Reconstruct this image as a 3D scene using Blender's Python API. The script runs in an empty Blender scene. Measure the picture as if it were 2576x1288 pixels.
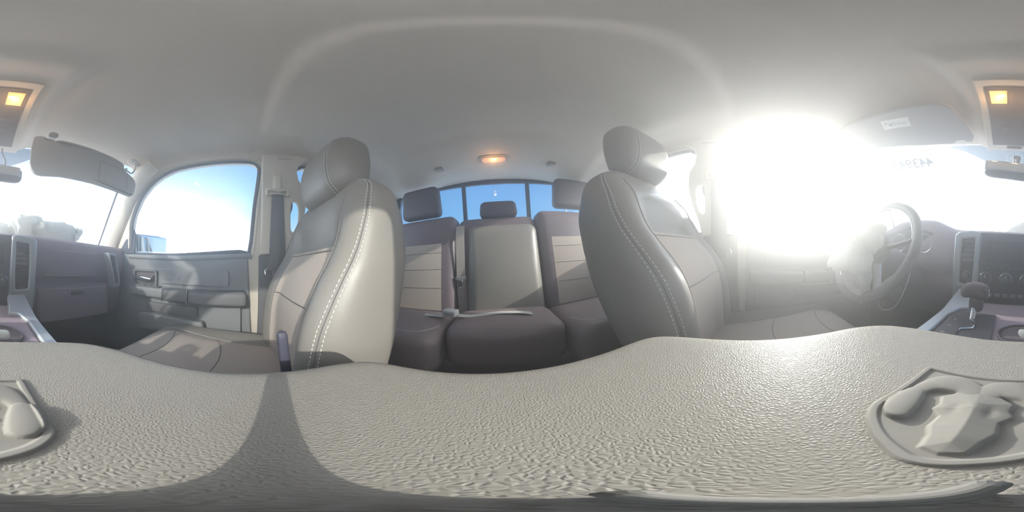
import bpy, bmesh, math, random
from mathutils import Vector, Matrix, noise
from mathutils.geometry import tessellate_polygon
S = bpy.context.scene
COL = S.collection
PI = math.pi
ROLL = math.radians(3.5)          # the truck leans towards its passenger side

# ------------------------------------------------------------------ camera
cd = bpy.data.cameras.new('camera')
cd.type = 'PANO'
try:
    cd.panorama_type = 'EQUIRECTANGULAR'
except Exception:
    cd.cycles.panorama_type = 'EQUIRECTANGULAR'
cd.clip_start = 0.002
cd.clip_end = 2000
cam = bpy.data.objects.new('camera', cd); COL.objects.link(cam)
CAM = Vector((0.013, 0.0, 0.62))
yaw = (2540 - 1288) / 2576 * 2 * PI            # forward of the truck sits at column 2540
# level frame expressed in the truck's frame
Lx = Vector((math.cos(ROLL), 0, math.sin(ROLL)))
Ly = Vector((0, 1, 0))
Lz = Vector((-math.sin(ROLL), 0, math.cos(ROLL)))
view = (Lx * math.sin(-yaw) + Ly * math.cos(-yaw)).normalized()
right = view.cross(Lz).normalized()
M = Matrix((right, Lz, -view)).transposed().to_4x4()
M.translation = CAM
cam.matrix_world = M
S.camera = cam

# ------------------------------------------------------------------ light
SUN = Vector((-0.905, 0.208, 0.372)).normalized()
sl = bpy.data.lights.new('sun', 'SUN'); sl.energy = 5.8; sl.angle = math.radians(0.8); sl.color = (1, .94, .82)
so = bpy.data.objects.new('sun', sl); COL.objects.link(so)
so.rotation_euler = SUN.to_track_quat('Z', 'Y').to_euler()
S.view_settings.view_transform = 'Standard'
S.view_settings.look = 'None'
S.view_settings.gamma = 1
S.view_settings.exposure = 0.8
S.view_settings.use_curve_mapping = False

w = bpy.data.worlds.new('world'); S.world = w; w.use_nodes = True
nt = w.node_tree; nt.nodes.clear()
def N(t, **k):
    n = nt.nodes.new(t)
    for a, b in k.items(): setattr(n, a, b)
    return n
def math_(op, a, b=None, clamp=False):
    n = N('ShaderNodeMath', operation=op); n.use_clamp = clamp
    for i, v in enumerate((a, b)):
        if v is None: continue
        if isinstance(v, (int, float)): n.inputs[i].default_value = v
        else: nt.links.new(v, n.inputs[i])
    return n.outputs[0]
tc = N('ShaderNodeTexCoord')
def dot_(vec):
    n = N('ShaderNodeVectorMath', operation='DOT_PRODUCT')
    nt.links.new(tc.outputs['Generated'], n.inputs[0]); n.inputs[1].default_value = vec
    return n.outputs['Value']
el = dot_(tuple(Lz))
sd = math_('MAXIMUM', dot_(tuple(SUN)), 0.0)
ramp = N('ShaderNodeValToRGB')
nt.links.new(math_('MAXIMUM', el, 0.0), ramp.inputs[0])
cr = ramp.color_ramp
cr.elements[0].position = 0.0; cr.elements[0].color = (.92, .95, 1.0, 1)
cr.elements[1].position = 1.0; cr.elements[1].color = (.10, .26, .60, 1)
for p, c in ((.10, (.62, .84, 1.0, 1)), (.25, (.29, .62, .96, 1)), (.45, (.22, .50, .90, 1))):
    e = cr.elements.new(p); e.color = c
base = N('ShaderNodeVectorMath', operation='SCALE'); nt.links.new(ramp.outputs[0], base.inputs[0]); base.inputs[3].default_value = 0.95
glow = math_('ADD', math_('MULTIPLY', math_('POWER', sd, 4.0), 5.0), math_('MULTIPLY', math_('POWER', sd, 60.0), 8.0))
# low haze over the snow, ahead and to the passenger side
fw = math_('MAXIMUM', math_('ADD', dot_((.10, .99, 0)), .12), 0.0)
hz = math_('MULTIPLY', math_('POWER', math_('SUBTRACT', 1.0, math_('MINIMUM', math_('MAXIMUM', el, 0.0), 1.0)), 3.5), math_('MULTIPLY', fw, 6.2))
tot = math_('ADD', glow, hz)
gl = N('ShaderNodeVectorMath', operation='SCALE'); gl.inputs[0].default_value = (.95, .96, .98); nt.links.new(tot, gl.inputs[3])
add = N('ShaderNodeVectorMath', operation='ADD'); nt.links.new(base.outputs[0], add.inputs[0]); nt.links.new(gl.outputs[0], add.inputs[1])
bg = N('ShaderNodeBackground'); nt.links.new(add.outputs[0], bg.inputs[0]); bg.inputs[1].default_value = 1.0
ow = N('ShaderNodeOutputWorld'); nt.links.new(bg.outputs[0], ow.inputs[0])

# ------------------------------------------------------------------ materials
def mat(name, col, rough=.6, metal=0, bump=None, scale=300, dist=.0003, strength=.6, spec=.5, var=0, emis=None, estr=0, alpha=None, coat=0):
    m = bpy.data.materials.new(name); m.use_nodes = True
    t = m.node_tree; b = t.nodes['Principled BSDF']
    b.inputs['Base Color'].default_value = (*col, 1)
    b.inputs['Roughness'].default_value = rough
    b.inputs['Metallic'].default_value = metal
    b.inputs['Specular IOR Level'].default_value = spec
    if coat: b.inputs['Coat Weight'].default_value = coat
    if emis:
        b.inputs['Emission Color'].default_value = (*emis, 1); b.inputs['Emission Strength'].default_value = estr
    if alpha is not None: b.inputs['Alpha'].default_value = alpha
    geo = t.nodes.new('ShaderNodeNewGeometry')
    if bump:
        bn = t.nodes.new('ShaderNodeBump'); bn.inputs['Strength'].default_value = strength; bn.inputs['Distance'].default_value = dist
        if bump == 'leather':
            nz = t.nodes.new('ShaderNodeTexNoise'); nz.inputs['Scale'].default_value = scale * .35; nz.inputs['Detail'].default_value = 2
            mx = t.nodes.new('ShaderNodeVectorMath'); mx.operation = 'MULTIPLY_ADD'
            mx.inputs[1].default_value = (1.1 / scale,) * 3
            t.links.new(geo.outputs['Position'], nz.inputs['Vector'])
            t.links.new(nz.outputs['Color'], mx.inputs[0]); t.links.new(geo.outputs['Position'], mx.inputs[2])
            v = t.nodes.new('ShaderNodeTexVoronoi'); v.feature = 'DISTANCE_TO_EDGE'; v.inputs['Scale'].default_value = scale
            t.links.new(mx.outputs[0], v.inputs['Vector'])
            r = t.nodes.new('ShaderNodeMapRange'); r.inputs['From Max'].default_value = .35; r.interpolation_type = 'SMOOTHSTEP'
            t.links.new(v.outputs['Distance'], r.inputs['Value'])
            t.links.new(r.outputs[0], bn.inputs['Height'])
        elif bump == 'noise':
            v = t.nodes.new('ShaderNodeTexNoise'); v.inputs['Scale'].default_value = scale; v.inputs['Detail'].default_value = 3
            t.links.new(geo.outputs['Position'], v.inputs['Vector']); t.links.new(v.outputs['Fac'], bn.inputs['Height'])
        elif bump == 'rib':
            v = t.nodes.new('ShaderNodeTexWave'); v.inputs['Scale'].default_value = scale; v.bands_direction = 'X'
            t.links.new(geo.outputs['Position'], v.inputs['Vector']); t.links.new(v.outputs['Fac'], bn.inputs['Height'])
        t.links.new(bn.outputs[0], b.inputs['Normal'])
    if var:
        nz = t.nodes.new('ShaderNodeTexNoise'); nz.inputs['Scale'].default_value = 9; nz.inputs['Detail'].default_value = 4
        t.links.new(geo.outputs['Position'], nz.inputs['Vector'])
        r = t.nodes.new('ShaderNodeValToRGB')
        r.color_ramp.elements[0].position = .3; r.color_ramp.elements[1].position = .7
        r.color_ramp.elements[0].color = (*[c * (1 - var) for c in col], 1); r.color_ramp.elements[1].color = (*[min(1, c * (1 + var)) for c in col], 1)
        t.links.new(nz.outputs['Fac'], r.inputs[0]); t.links.new(r.outputs[0], b.inputs['Base Color'])
    return m
def glassmat(name, tint, refl=.06):
    m = bpy.data.materials.new(name); m.use_nodes = True; t = m.node_tree; t.nodes.clear()
    tr = t.nodes.new('ShaderNodeBsdfTransparent'); tr.inputs[0].default_value = (*tint, 1)
    gs = t.nodes.new('ShaderNodeBsdfGlossy'); gs.inputs['Roughness'].default_value = .02
    mx = t.nodes.new('ShaderNodeMixShader'); mx.inputs[0].default_value = refl
    o = t.nodes.new('ShaderNodeOutputMaterial')
    t.links.new(tr.outputs[0], mx.inputs[1]); t.links.new(gs.outputs[0], mx.inputs[2]); t.links.new(mx.outputs[0], o.inputs[0])
    return m
M_ = dict(
    headliner=mat('headliner_fabric', (.83, .74, .63), .95, bump='noise', scale=900, dist=.0004, strength=.3, spec=.1, var=.02),
    stone=mat('stone_plastic', (.70, .63, .53), .6, bump='noise', scale=1500, dist=.0001, strength=.3),
    slate=mat('slate_plastic', (.20, .20, .205), .6, bump='leather', scale=500, dist=.0002, strength=.4),
    doorslate=mat('door_plastic', (.235, .24, .245), .6, bump='leather', scale=450, dist=.0002, strength=.3),
    doordark=mat('door_armrest_plastic', (.15, .148, .15), .55, bump='leather', scale=450, dist=.0002, strength=.3),
    dash=mat('dash_plastic', (.34, .27, .31), .65, bump='leather', scale=350, dist=.0003, strength=.4),
    lid=mat('lid_vinyl', (.28, .262, .232), .42, bump='leather', scale=460, dist=.00025, strength=.7, spec=.4, var=.04),
    emblem=mat('emblem_rubber', (.26, .247, .225), .75, bump='noise', scale=2500, dist=.0001, strength=.4, spec=.3),
    leather=mat('seat_leather', (.245, .228, .205), .42, bump='leather', scale=260, dist=.0002, strength=.3, spec=.5),
    backshade=mat('shaded_backrest_leather', (.17, .135, .15), .42, bump='leather', scale=260, dist=.0002, strength=.3),  # rear leather with the shade on the backrests darkened into its colour
    headshade=mat('backlit_headrest_leather', (.075, .060, .075), .5, bump='leather', scale=260, dist=.0002, strength=.3),  # near-black colour stands in for the backlit shade on the rear headrests
    leatherdark=mat('rear_leather', (.30, .24, .235), .42, bump='leather', scale=260, dist=.00025, strength=.35, spec=.5),
    fabric=mat('seat_fabric', (.50, .43, .375), .9, bump='rib', scale=90, dist=.0005, strength=.3, spec=.1),
    thread=mat('white_thread', (.80, .79, .74), .7),
    silver=mat('silver_plastic', (.55, .57, .59), .38, .55),
    chrome=mat('chrome', (.85, .86, .88), .12, 1.0),
    black=mat('black_plastic', (.11, .10, .11), .4),
    matte=mat('matte_black', (.14, .115, .125), .8),
    screen=mat('screen_gloss', (.09, .085, .095), .12),
    rubber=mat('window_seal_rubber', (.05, .05, .075), .6),
    belt=mat('belt_webbing', (.155, .155, .16), .75, bump='rib', scale=260, dist=.0003, strength=.5),
    white=mat('airbag_nylon', (.82, .82, .78), .8, bump='noise', scale=60, dist=.003, strength=.5, spec=.15),
    paper=mat('label_paper', (.72, .72, .66), .7),
    ink=mat('label_ink', (.10, .10, .11), .7),
    carpet=mat('carpet', (.24, .17, .185), .98, bump='noise', scale=700, dist=.002, strength=.7),
    visor=mat('visor_vinyl', (.36, .345, .33), .8, bump='noise', scale=900, dist=.0003, strength=.3, spec=.2),
    buckle=mat('buckle_plastic', (.70, .68, .64), .5),
    paint=mat('mirror_shell', (.06, .07, .09), .3, coat=.5),
    mirror=mat('mirror_glass', (.80, .86, .92), .03, 1.0),
    lens=mat('lamp_lens', (.9, .62, .36), .3, emis=(1.0, .42, .10), estr=.38),
    bulb=mat('lamp_bulb', (1, .8, .4), .3, emis=(1.0, .62, .20), estr=14),
    domelens=mat('dome_lens', (.80, .55, .42), .35, emis=(.9, .45, .25), estr=.30),
    snow=mat('snow', (.86, .88, .92), .8, bump='noise', scale=.6, dist=.1, strength=.5),
    bark=mat('winter_tree', (.62, .56, .56), .95),
    ever=mat('evergreen', (.30, .34, .32), .95),
    sticker=mat('sticker_film', (.70, .78, .86), .6, alpha=.55),
    digits=mat('sticker_digits', (.12, .17, .24), .7),
    frit=mat('dotted_frit', (.16, .26, .36), .6, alpha=.80),
    decal=mat('white_decal', (.85, .92, .96), .6, emis=None),
    glass=glassmat('clear_glass', (.97, .985, .99), .02),
    glasst=glassmat('tinted_rear_glass', (.82, .90, .97), .03),
)

_w = M_['white'].node_tree                      # thin nylon lets some light through
_tr = _w.nodes.new('ShaderNodeBsdfTranslucent'); _tr.inputs[0].default_value = (.85, .85, .80, 1)
_mx = _w.nodes.new('ShaderNodeMixShader'); _mx.inputs[0].default_value = .45
_w.links.new(_w.nodes['Principled BSDF'].outputs[0], _mx.inputs[1]); _w.links.new(_tr.outputs[0], _mx.inputs[2])
_w.links.new(_mx.outputs[0], next(n for n in _w.nodes if n.type == 'OUTPUT_MATERIAL').inputs['Surface'])
# ------------------------------------------------------------------ helpers
def setp(o, label=None, cat=None, group=None, kind=None):
    if label: o['label'] = label
    if cat: o['category'] = cat
    if group: o['group'] = group
    if kind: o['kind'] = kind
    return o
def thing(name, label, cat, loc=(0, 0, 0), group=None, kind=None):
    o = bpy.data.objects.new(name, None); COL.objects.link(o); o.location = loc; o.empty_display_size = .02
    return setp(o, label, cat, group, kind)
def link(name, me, m, parent=None, smooth=True):
    if m is not None:
        for x in (m if isinstance(m, (list, tuple)) else [m]): me.materials.append(x)
    if smooth:
        for p in me.polygons: p.use_smooth = True
    o = bpy.data.objects.new(name, me); COL.objects.link(o)
    if parent is not None:
        o.parent = parent
        # world-space modelling: cancel the parents' offsets
        off = Vector((0, 0, 0)); q = parent
        while q is not None:
            off += q.location; q = q.parent
        o.location = -off
    return o
def from_bm(name, bm, m, parent=None, smooth=True, angle=None):
    bmesh.ops.recalc_face_normals(bm, faces=bm.faces)
    me = bpy.data.meshes.new(name); bm.to_mesh(me); bm.free()
    o = link(name, me, m, parent, smooth)
    if smooth and angle: me.set_sharp_from_angle(angle=math.radians(angle))
    return o
def raw(name, vs, fs, m, parent=None, smooth=True, recalc=True, angle=None):
    bm = bmesh.new(); bv = [bm.verts.new(v) for v in vs]
    for f in fs:
        try: bm.faces.new([bv[i] for i in f])
        except ValueError: pass
    return from_bm(name, bm, m, parent, smooth, angle)
def add_box(bm, c, s, bev=.002, rot=None, seg=2):
    r = bmesh.ops.create_cube(bm, size=1)
    vs = r['verts']
    bmesh.ops.scale(bm, vec=s, verts=vs)
    es = list({e for v in vs for e in v.link_edges})
    if bev > 0:
        g = bmesh.ops.bevel(bm, geom=es, offset=bev, segments=seg, affect='EDGES', profile=.5)
        vs = list({v for f in g['faces'] for v in f.verts} | {v for v in vs if v.is_valid})
    if rot is not None: bmesh.ops.rotate(bm, cent=(0, 0, 0), matrix=rot, verts=vs)
    bmesh.ops.translate(bm, vec=c, verts=vs)
def box(name, c, s, m, parent=None, bev=.002, rot=None, seg=3):
    bm = bmesh.new(); add_box(bm, c, s, bev, rot, seg)
    return from_bm(name, bm, m, parent, True, 40)
def rotm(x=0, y=0, z=0):
    return (Matrix.Rotation(math.radians(z), 3, 'Z') @ Matrix.Rotation(math.radians(y), 3, 'Y') @ Matrix.Rotation(math.radians(x), 3, 'X'))
def add_tube(bm, pts, rad, n=10, closed=False, flat=1.0, up=None):
    pts = [Vector(p) for p in pts]; k = len(pts)
    if not isinstance(rad, (list, tuple)): rad = [rad] * k
    rings = []
    pn = None
    for i, p in enumerate(pts):
        a = pts[(i - 1) % k] if (closed or i > 0) else p
        b = pts[(i + 1) % k] if (closed or i < k - 1) else p
        t = (b - a)
        t = t.normalized() if t.length > 1e-9 else Vector((0, 0, 1))
        if up is not None: ref = Vector(up)
        elif pn is not None: ref = pn
        else: ref = Vector((0, 0, 1)) if abs(t.z) < .9 else Vector((1, 0, 0))
        s = t.cross(ref)
        if s.length < 1e-6: s = t.cross(Vector((0, 1, .1)))
        s.normalize(); u = s.cross(t).normalized(); pn = u
        rings.append([bm.verts.new(p + s * math.cos(2 * PI * j / n) * rad[i] + u * math.sin(2 * PI * j / n) * rad[i] * flat) for j in range(n)])
    for i in range(k if closed else k - 1):
        A, B = rings[i], rings[(i + 1) % k]
        for j in range(n):
            bm.faces.new((A[j], A[(j + 1) % n], B[(j + 1) % n], B[j]))
    if not closed:
        bm.faces.new(rings[0][::-1]); bm.faces.new(rings[-1])
def tube(name, pts, rad, m, parent=None, n=10, closed=False, flat=1.0, up=None):
    bm = bmesh.new(); add_tube(bm, pts, rad, n, closed, flat, up)
    return from_bm(name, bm, m, parent, True, 50)
def spline(pts, n=8, closed=False):
    P = [Vector(p) for p in pts]; k = len(P); out = []
    for i in range(k if closed else k - 1):
        if closed: a, b, c, d = P[(i - 1) % k], P[i], P[(i + 1) % k], P[(i + 2) % k]
        else: a, b, c, d = P[max(i - 1, 0)], P[i], P[i + 1], P[min(i + 2, k - 1)]
        for j in range(n):
            t = j / n
            out.append(.5 * ((2 * b) + (c - a) * t + (2 * a - 5 * b + 4 * c - d) * t * t + (3 * b - a - 3 * c + d) * t ** 3))
    if not closed: out.append(P[-1])
    return out
def lerp_tab(tab, x):
    if x <= tab[0][0]: return tab[0][1]
    for (a, b), (c, d) in zip(tab, tab[1:]):
        if x <= c:
            t = (x - a) / (c - a); t = t
            return b + (d - b) * t
    return tab[-1][1]
def sm_tab(tab, x):
    h = .025
    return (lerp_tab(tab, x - h) + 2 * lerp_tab(tab, x) + lerp_tab(tab, x + h)) / 4
def sstep(a, b, x):
    t = max(0, min(1, (x - a) / (b - a))); return t * t * (3 - 2 * t)
def grid(name, fn, nu, nv, m, parent=None, closeu=False, thick=0, matfn=None, smooth=True):
    vs = []; fs = []
    for j in range(nv + 1):
        for i in range(nu + (0 if closeu else 1)):
            vs.append(fn(i / nu, j / nv))
    W = nu if closeu else nu + 1
    idx = []
    for j in range(nv):
        for i in range(nu):
            a = j * W + i; b = j * W + (i + 1) % W
            fs.append((a, b, b + W, a + W)); idx.append((i, j))
    me = bpy.data.meshes.new(name); me.from_pydata([tuple(v) for v in vs], [], fs); me.update()
    o = link(name, me, m, parent, smooth)
    if matfn:
        for p, (i, j) in zip(me.polygons, idx): p.material_index = matfn((i + .5) / nu, (j + .5) / nv)
    if thick:
        md = o.modifiers.new('thickness', 'SOLIDIFY'); md.thickness = thick; md.offset = 0
    return o
def softbox(name, c, half, r, m, parent=None, n=12, deform=None, rot=None, matfn=None):
    vs = []; fs = []; key = {}
    half = Vector(half); c = Vector(c)
    def vert(p):
        k = tuple(round(x, 6) for x in p)
        if k not in key: key[k] = len(vs); vs.append(p)
        return key[k]
    for ax in range(3):
        for sg in (-1, 1):
            u, v = (ax + 1) % 3, (ax + 2) % 3
            for i in range(n):
                for j in range(n):
                    q = []
                    for (a, b) in ((i, j), (i + 1, j), (i + 1, j + 1), (i, j + 1)):
                        p = [0, 0, 0]; p[ax] = sg; p[u] = -1 + 2 * a / n; p[v] = -1 + 2 * b / n
                        q.append(vert(tuple(p)))
                    fs.append(q if sg > 0 else q[::-1])
    out = []
    for p in vs:
        # concentrate grid lines near edges
        e = Vector([math.copysign(1 - (1 - abs(x)) ** 1.35, x) for x in p])
        P = Vector((e.x * half.x, e.y * half.y, e.z * half.z))
        inn = Vector([max(-(h - r), min(h - r, x)) for x, h in zip(P, half)])
        d = P - inn
        if d.length > 1e-9: P = inn + d.normalized() * r
        if deform: P = Vector(deform(P, e))
        if rot is not None: P = rot @ P
        out.append(P + c)
    o = raw(name, out, fs, m, parent)
    if matfn:
        for p in o.data.polygons: p.material_index = matfn(Vector(p.center) - c)
    return o
def prism(name, poly, x0, x1, m, parent=None, axis='x', holes=(), fn=None, bev=0, smooth=False):
    """polygon (a,b) extruded between x0 and x1 along an axis; fn maps (a,b,h)->point"""
    loops = [list(poly)] + [list(h) for h in holes]
    flat = [p for l in loops for p in l]
    tris = tessellate_polygon([[Vector((p[0], p[1], 0)) for p in l] for l in loops])
    def mk(p, h):
        if fn: return fn(p[0], p[1], h)
        return {'x': (h, p[0], p[1]), 'y': (p[0], h, p[1]), 'z': (p[0], p[1], h)}[axis]
    n = len(flat)
    vs = [mk(p, x0) for p in flat] + [mk(p, x1) for p in flat]
    fs = [t for t in tris] + [tuple(i + n for i in t[::-1]) for t in tris]
    k = 0
    for l in loops:
        L = len(l)
        for i in range(L):
            a = k + i; b = k + (i + 1) % L
            fs.append((a, b, b + n, a + n))
        k += L
    o = raw(name, vs, fs, m, parent, smooth=smooth, angle=35 if smooth else None)
    if bev:
        md = o.modifiers.new('bevel', 'BEVEL'); md.width = bev; md.segments = 3; md.limit_method = 'ANGLE'; md.angle_limit = math.radians(40)
        o.data.polygons.foreach_set('use_smooth', [True] * len(o.data.polygons)); o.data.set_sharp_from_angle(angle=math.radians(50))
    return o
def rrect(x0, x1, y0, y1, r, n=5):
    out = []
    for cx, cy, a in ((x1 - r, y1 - r, 0), (x0 + r, y1 - r, 90), (x0 + r, y0 + r, 180), (x1 - r, y0 + r, 270)):
        for i in range(n + 1):
            t = math.radians(a + 90 * i / n); out.append((cx + r * math.cos(t), cy + r * math.sin(t)))
    return out
def text_mesh(txt, size, bold=0):
    cu = bpy.data.curves.new('t', 'FONT'); cu.body = txt; cu.size = size; cu.offset = bold
    ob = bpy.data.objects.new('t', cu); COL.objects.link(ob)
    dg = bpy.context.evaluated_depsgraph_get(); me = bpy.data.meshes.new_from_object(ob.evaluated_get(dg))
    bpy.data.objects.remove(ob); bpy.data.curves.remove(cu)
    return me
def place_text(name, txt, size, fn, m, parent=None, bold=0):
    me = text_mesh(txt, size, bold)
    xs = [v.co.x for v in me.vertices]; ys = [v.co.y for v in me.vertices]
    cx = (min(xs) + max(xs)) / 2; cy = (min(ys) + max(ys)) / 2
    for v in me.vertices: v.co = fn(v.co.x - cx, v.co.y - cy)
    me.name = name; me.materials.clear()
    return link(name, me, m, parent, False)

# ================================================================== SETTING
struct = lambda o: setp(o, kind='structure')
def st_empty(name):
    o = bpy.data.objects.new(name, None); COL.objects.link(o); o['kind'] = 'structure'; return o

def wallx(z):
    return .79 if z < .66 else .782 - (z - .66) * .155
# ground outside
G0 = Vector((0, 0, -.75))
def gp(a, b, dz=0): return G0 + Lx * a + Ly * b + Lz * dz
o = raw('snow_ground', [gp(-600, -600), gp(600, -600), gp(600, 600), gp(-600, 600)], [(0, 1, 2, 3)], M_['snow'], smooth=False)
setp(o, kind='structure')
# floor
box('floor', (0, 0, -.02), (1.64, 2.2, .04), M_['carpet'], bev=0)['kind'] = 'structure'

# ceiling
def header_y(x): return .72 - .18 * (x / .62) ** 2
def ceil_z(x, y):
    ax = abs(x)
    z = 1.25 - .045 * min(1, ax / .62) ** 2.4
    z -= .05 * sstep(.30, .72, y)
    z -= .022 * sstep(-.060, -.095, y) * sstep(.60, .50, ax)
    z -= .006 * sstep(-.42, -.60, y)
    z -= .010 * sstep(-.60, -.68, y) + .078 * max(0, min(1, (-.64 - y) / .38))
    z -= .020 * sstep(.160, .125, ax) * sstep(.15, .24, y)
    z += .010 * math.exp(-((ax - .34) / .13) ** 2) * math.exp(-((y - .36) / .15) ** 2)
    z -= .010 * math.exp(-((ax - .50) / .07) ** 2) * math.exp(-((y - .22) / .07) ** 2)
    return z
def ceil_fn(u, v):
    s = u * 2 - 1
    yb = -1.03
    # side roll-down
    if abs(s) < .88: x = s / .88 * .62; drop = 0
    else:
        t = (abs(s) - .88) / .12; x = math.copysign(.62 + .098 * math.sin(t * PI / 2), s); drop = (1 - math.cos(t * PI / 2))
    yt = header_y(max(-.62, min(.62, x)))
    y = yb + (yt - yb) * v
    z = ceil_z(max(-.62, min(.62, x)), y)
    zt = 1.135
    return (x, y, z + (min(zt, z) - z) * drop)
o = grid('ceiling', ceil_fn, 120, 150, M_['headliner'], thick=0)
md = o.modifiers.new('thickness', 'SOLIDIFY'); md.thickness = .02; md.offset = 1
o['kind'] = 'structure'

# windshield surface
def WS(x, t, off=0.0):
    sx = x
    yb, zb = 1.06 - .31 * sx ** 2, .72
    yt, zt = .725 - .46 * sx ** 2, 1.20 - .10 * sx ** 2
    p = Vector((x, yb + (yt - yb) * t, zb + (zt - zb) * t))
    n = Vector((0, -.8, -.6))
    return p + n * off
def ws_edge(t): return .735 - .115 * t
g = st_empty('window_1')
grid('windshield_glass', lambda u, v: WS((u * 2 - 1) * ws_edge(v), v), 40, 20, M_['glass'], g, thick=.004)
tube('windshield_seal', [WS(-ws_edge(t / 10), t / 10, .004) for t in range(11)], .006, M_['rubber'], g)
tube('windshield_seal', [WS(ws_edge(t / 10), t / 10, .004) for t in range(11)], .006, M_['rubber'], g)
# dark dotted band round the mirror mount
def frit_fn(u, v):
    s = u * 2 - 1; x = .012 + s * .235
    low = .62 + .30 * abs(s) ** 1.3
    return WS(x, min(1.0, low + (1.0 - low) * v), .004)
def frit_fn(u, v):
    s = u * 2 - 1; x = s * .29
    low = .815 + .16 * sstep(.25, 1, abs(s))
    return WS(x, low + (1.0 - low) * v, .004)
grid('dotted_band', frit_fn, 30, 8, M_['frit'], g)

# side walls with window openings
front_win = [(.60, .69), (.60, .82), (.578, .90), (.52, .995), (.452, 1.062), (.385, 1.10), (.317, 1.122), (.22, 1.130), (.122, 1.134), (0, 1.134), (-.045, 1.130), (-.068, 1.115), (-.078, 1.084),
             (-.070, 1.0), (-.056, .887), (-.034, .687), (.014, .688), (.325, .672), (.50, .678)]
rear_win = [(-.228, .69), (-.232, .9), (-.236, 1.06), (-.245, 1.10), (-.27, 1.125), (-.32, 1.134), (-.70, 1.120), (-.79, 1.10), (-.85, 1.04), (-.865, .95), (-.865, .69)]
wall_poly = [(-1.06, 0), (-1.06, 1.145), (-.7, 1.17), (.25, 1.17), (.45, 1.155), (.55, 1.115), (.64, 1.03), (.90, .735), (.95, .6), (.95, 0)]
for sg, nm in ((1, 'right'), (-1, 'left')):
    o = prism('wall_' + nm, wall_poly, 0, .03, M_['stone'], holes=(front_win, rear_win),
              fn=lambda a, b, h, sg=sg: (sg * (wallx(b) + h), a, b))
    o['kind'] = 'structure'
    for k, (poly, gm) in enumerate(((front_win, M_['glass']), (rear_win, M_['glass']))):
        wi = st_empty('window_%d' % (2 + k + (0 if sg > 0 else 2)))
        prism('door_glass', poly, .012, .016, gm, wi, fn=lambda a, b, h, sg=sg: (sg * (wallx(b) + h), a, b))
        loop = spline([(sg * (wallx(b) - .001), a, b) for a, b in poly], 3, True)
        tube('rubber_seal', loop, .0085, M_['rubber'], wi, n=8, closed=True)
        loop = spline([(sg * (wallx(b) - .002), a, b) for a, b in
                       [((a - (sum(p[0] for p in poly) / len(poly))) * 1.055 + sum(p[0] for p in poly) / len(poly), (b - .9) * 1.085 + .9) for a, b in poly]], 3, True)
        if True: tube('frame_bead', loop, .007, M_['stone'], wi, n=8, closed=True)
    # A pillar trim
    pts = [(sg * .735, .875, .735), (sg * .722, .80, .82), (sg * .700, .685, .955), (sg * .676, .60, 1.045), (sg * .645, .50, 1.115), (sg * .625, .42, 1.16)]
    pts = [(sg * .752, .80, .70), (sg * .738, .735, .80), (sg * .722, .655, .92), (sg * .70, .575, 1.02), (sg * .672, .49, 1.10), (sg * .655, .40, 1.15)]
    o = tube('trim_%d' % (1 if sg > 0 else 2), spline(pts, 6), [.058 - .018 * (i / 30) for i in range(31)], M_['stone'], n=16, flat=.45, up=(-sg * .8, -.45, -.2))
    o['kind'] = 'structure'

# rear wall
ryz = -1.03
rear_poly = [(-.80, 0), (-.80, .7), (-.72, 1.15), (.72, 1.15), (.80, .7), (.80, 0)]
rear_hole = [(-.70, .70), (-.695, 1.05), (-.67, 1.112), (-.6, 1.125), (-.3, 1.135), (0, 1.138), (.3, 1.135), (.6, 1.125), (.67, 1.112), (.695, 1.05), (.70, .70)]
o = prism('wall_rear', rear_poly, ryz, ryz - .03, M_['slate'], axis='y', holes=(rear_hole,)); o['kind'] = 'structure'
wr = st_empty('window_6')
prism('rear_glass', rear_hole, ryz - .02, ryz - .024, M_['glasst'], wr, axis='y')
for x in (.205, -.205):
    box('slider_frame', (x, ryz - .012, .915), (.026, .02, .46), M_['rubber'], wr, bev=.003)
tube('rear_seal', spline([(a, ryz + .004, b) for a, b in rear_hole], 3, True), .014, M_['rubber'], wr, n=8, closed=True)
box('upper_frame', (0, ryz - .002, 1.134), (1.36, .022, .052), M_['rubber'], wr, bev=.003)
# firewall
box('wall_front', (0, .965, .35), (1.64, .03, .7), M_['matte'], bev=0)['kind'] = 'structure'

# ---------------- B pillars
bp = [(-.085, .672), (-.088, .85), (-.088, 1.10), (-.088, 1.165), (-.18, 1.178), (-.285, 1.178), (-.31, 1.165), (-.285, 1.155), (-.256, 1.125), (-.249, 1.08), (-.258, 1.04), (-.285, 1.008), (-.297, .96), (-.30, .91),
      (-.295, .86), (-.281, .80), (-.262, .74), (-.25, .672)]
bh = [(-.226, .815), (-.228, .785), (-.242, .778), (-.258, .795), (-.266, .83), (-.266, .89), (-.256, .922), (-.240, .930), (-.228, .915), (-.224, .87)]
for k, sg in enumerate((1, -1)):
    r = st_empty('trim_%d' % (3 + k))
    prism('pillar_panel', bp, -.030, -.004, M_['stone'], r, holes=(bh,), fn=lambda a, b, h, sg=sg: (sg * (wallx(b) + h), a, b), bev=.007)
    prism('lower_panel', [(-.062, .10), (-.075, .40), (-.080, .67), (-.26, .67), (-.26, .10)], -.02, .004, M_['doordark'], r, fn=lambda a, b, h, sg=sg: (sg * (.782 + h), a, b), bev=.006)
    prism('cap_line', [(-.155, 1.142), (-.215, 1.148), (-.215, 1.150), (-.155, 1.144)], -.0312, -.030, M_['doordark'], r, fn=lambda a, b, h, sg=sg: (sg * (wallx(b) + h), a, b))

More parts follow.
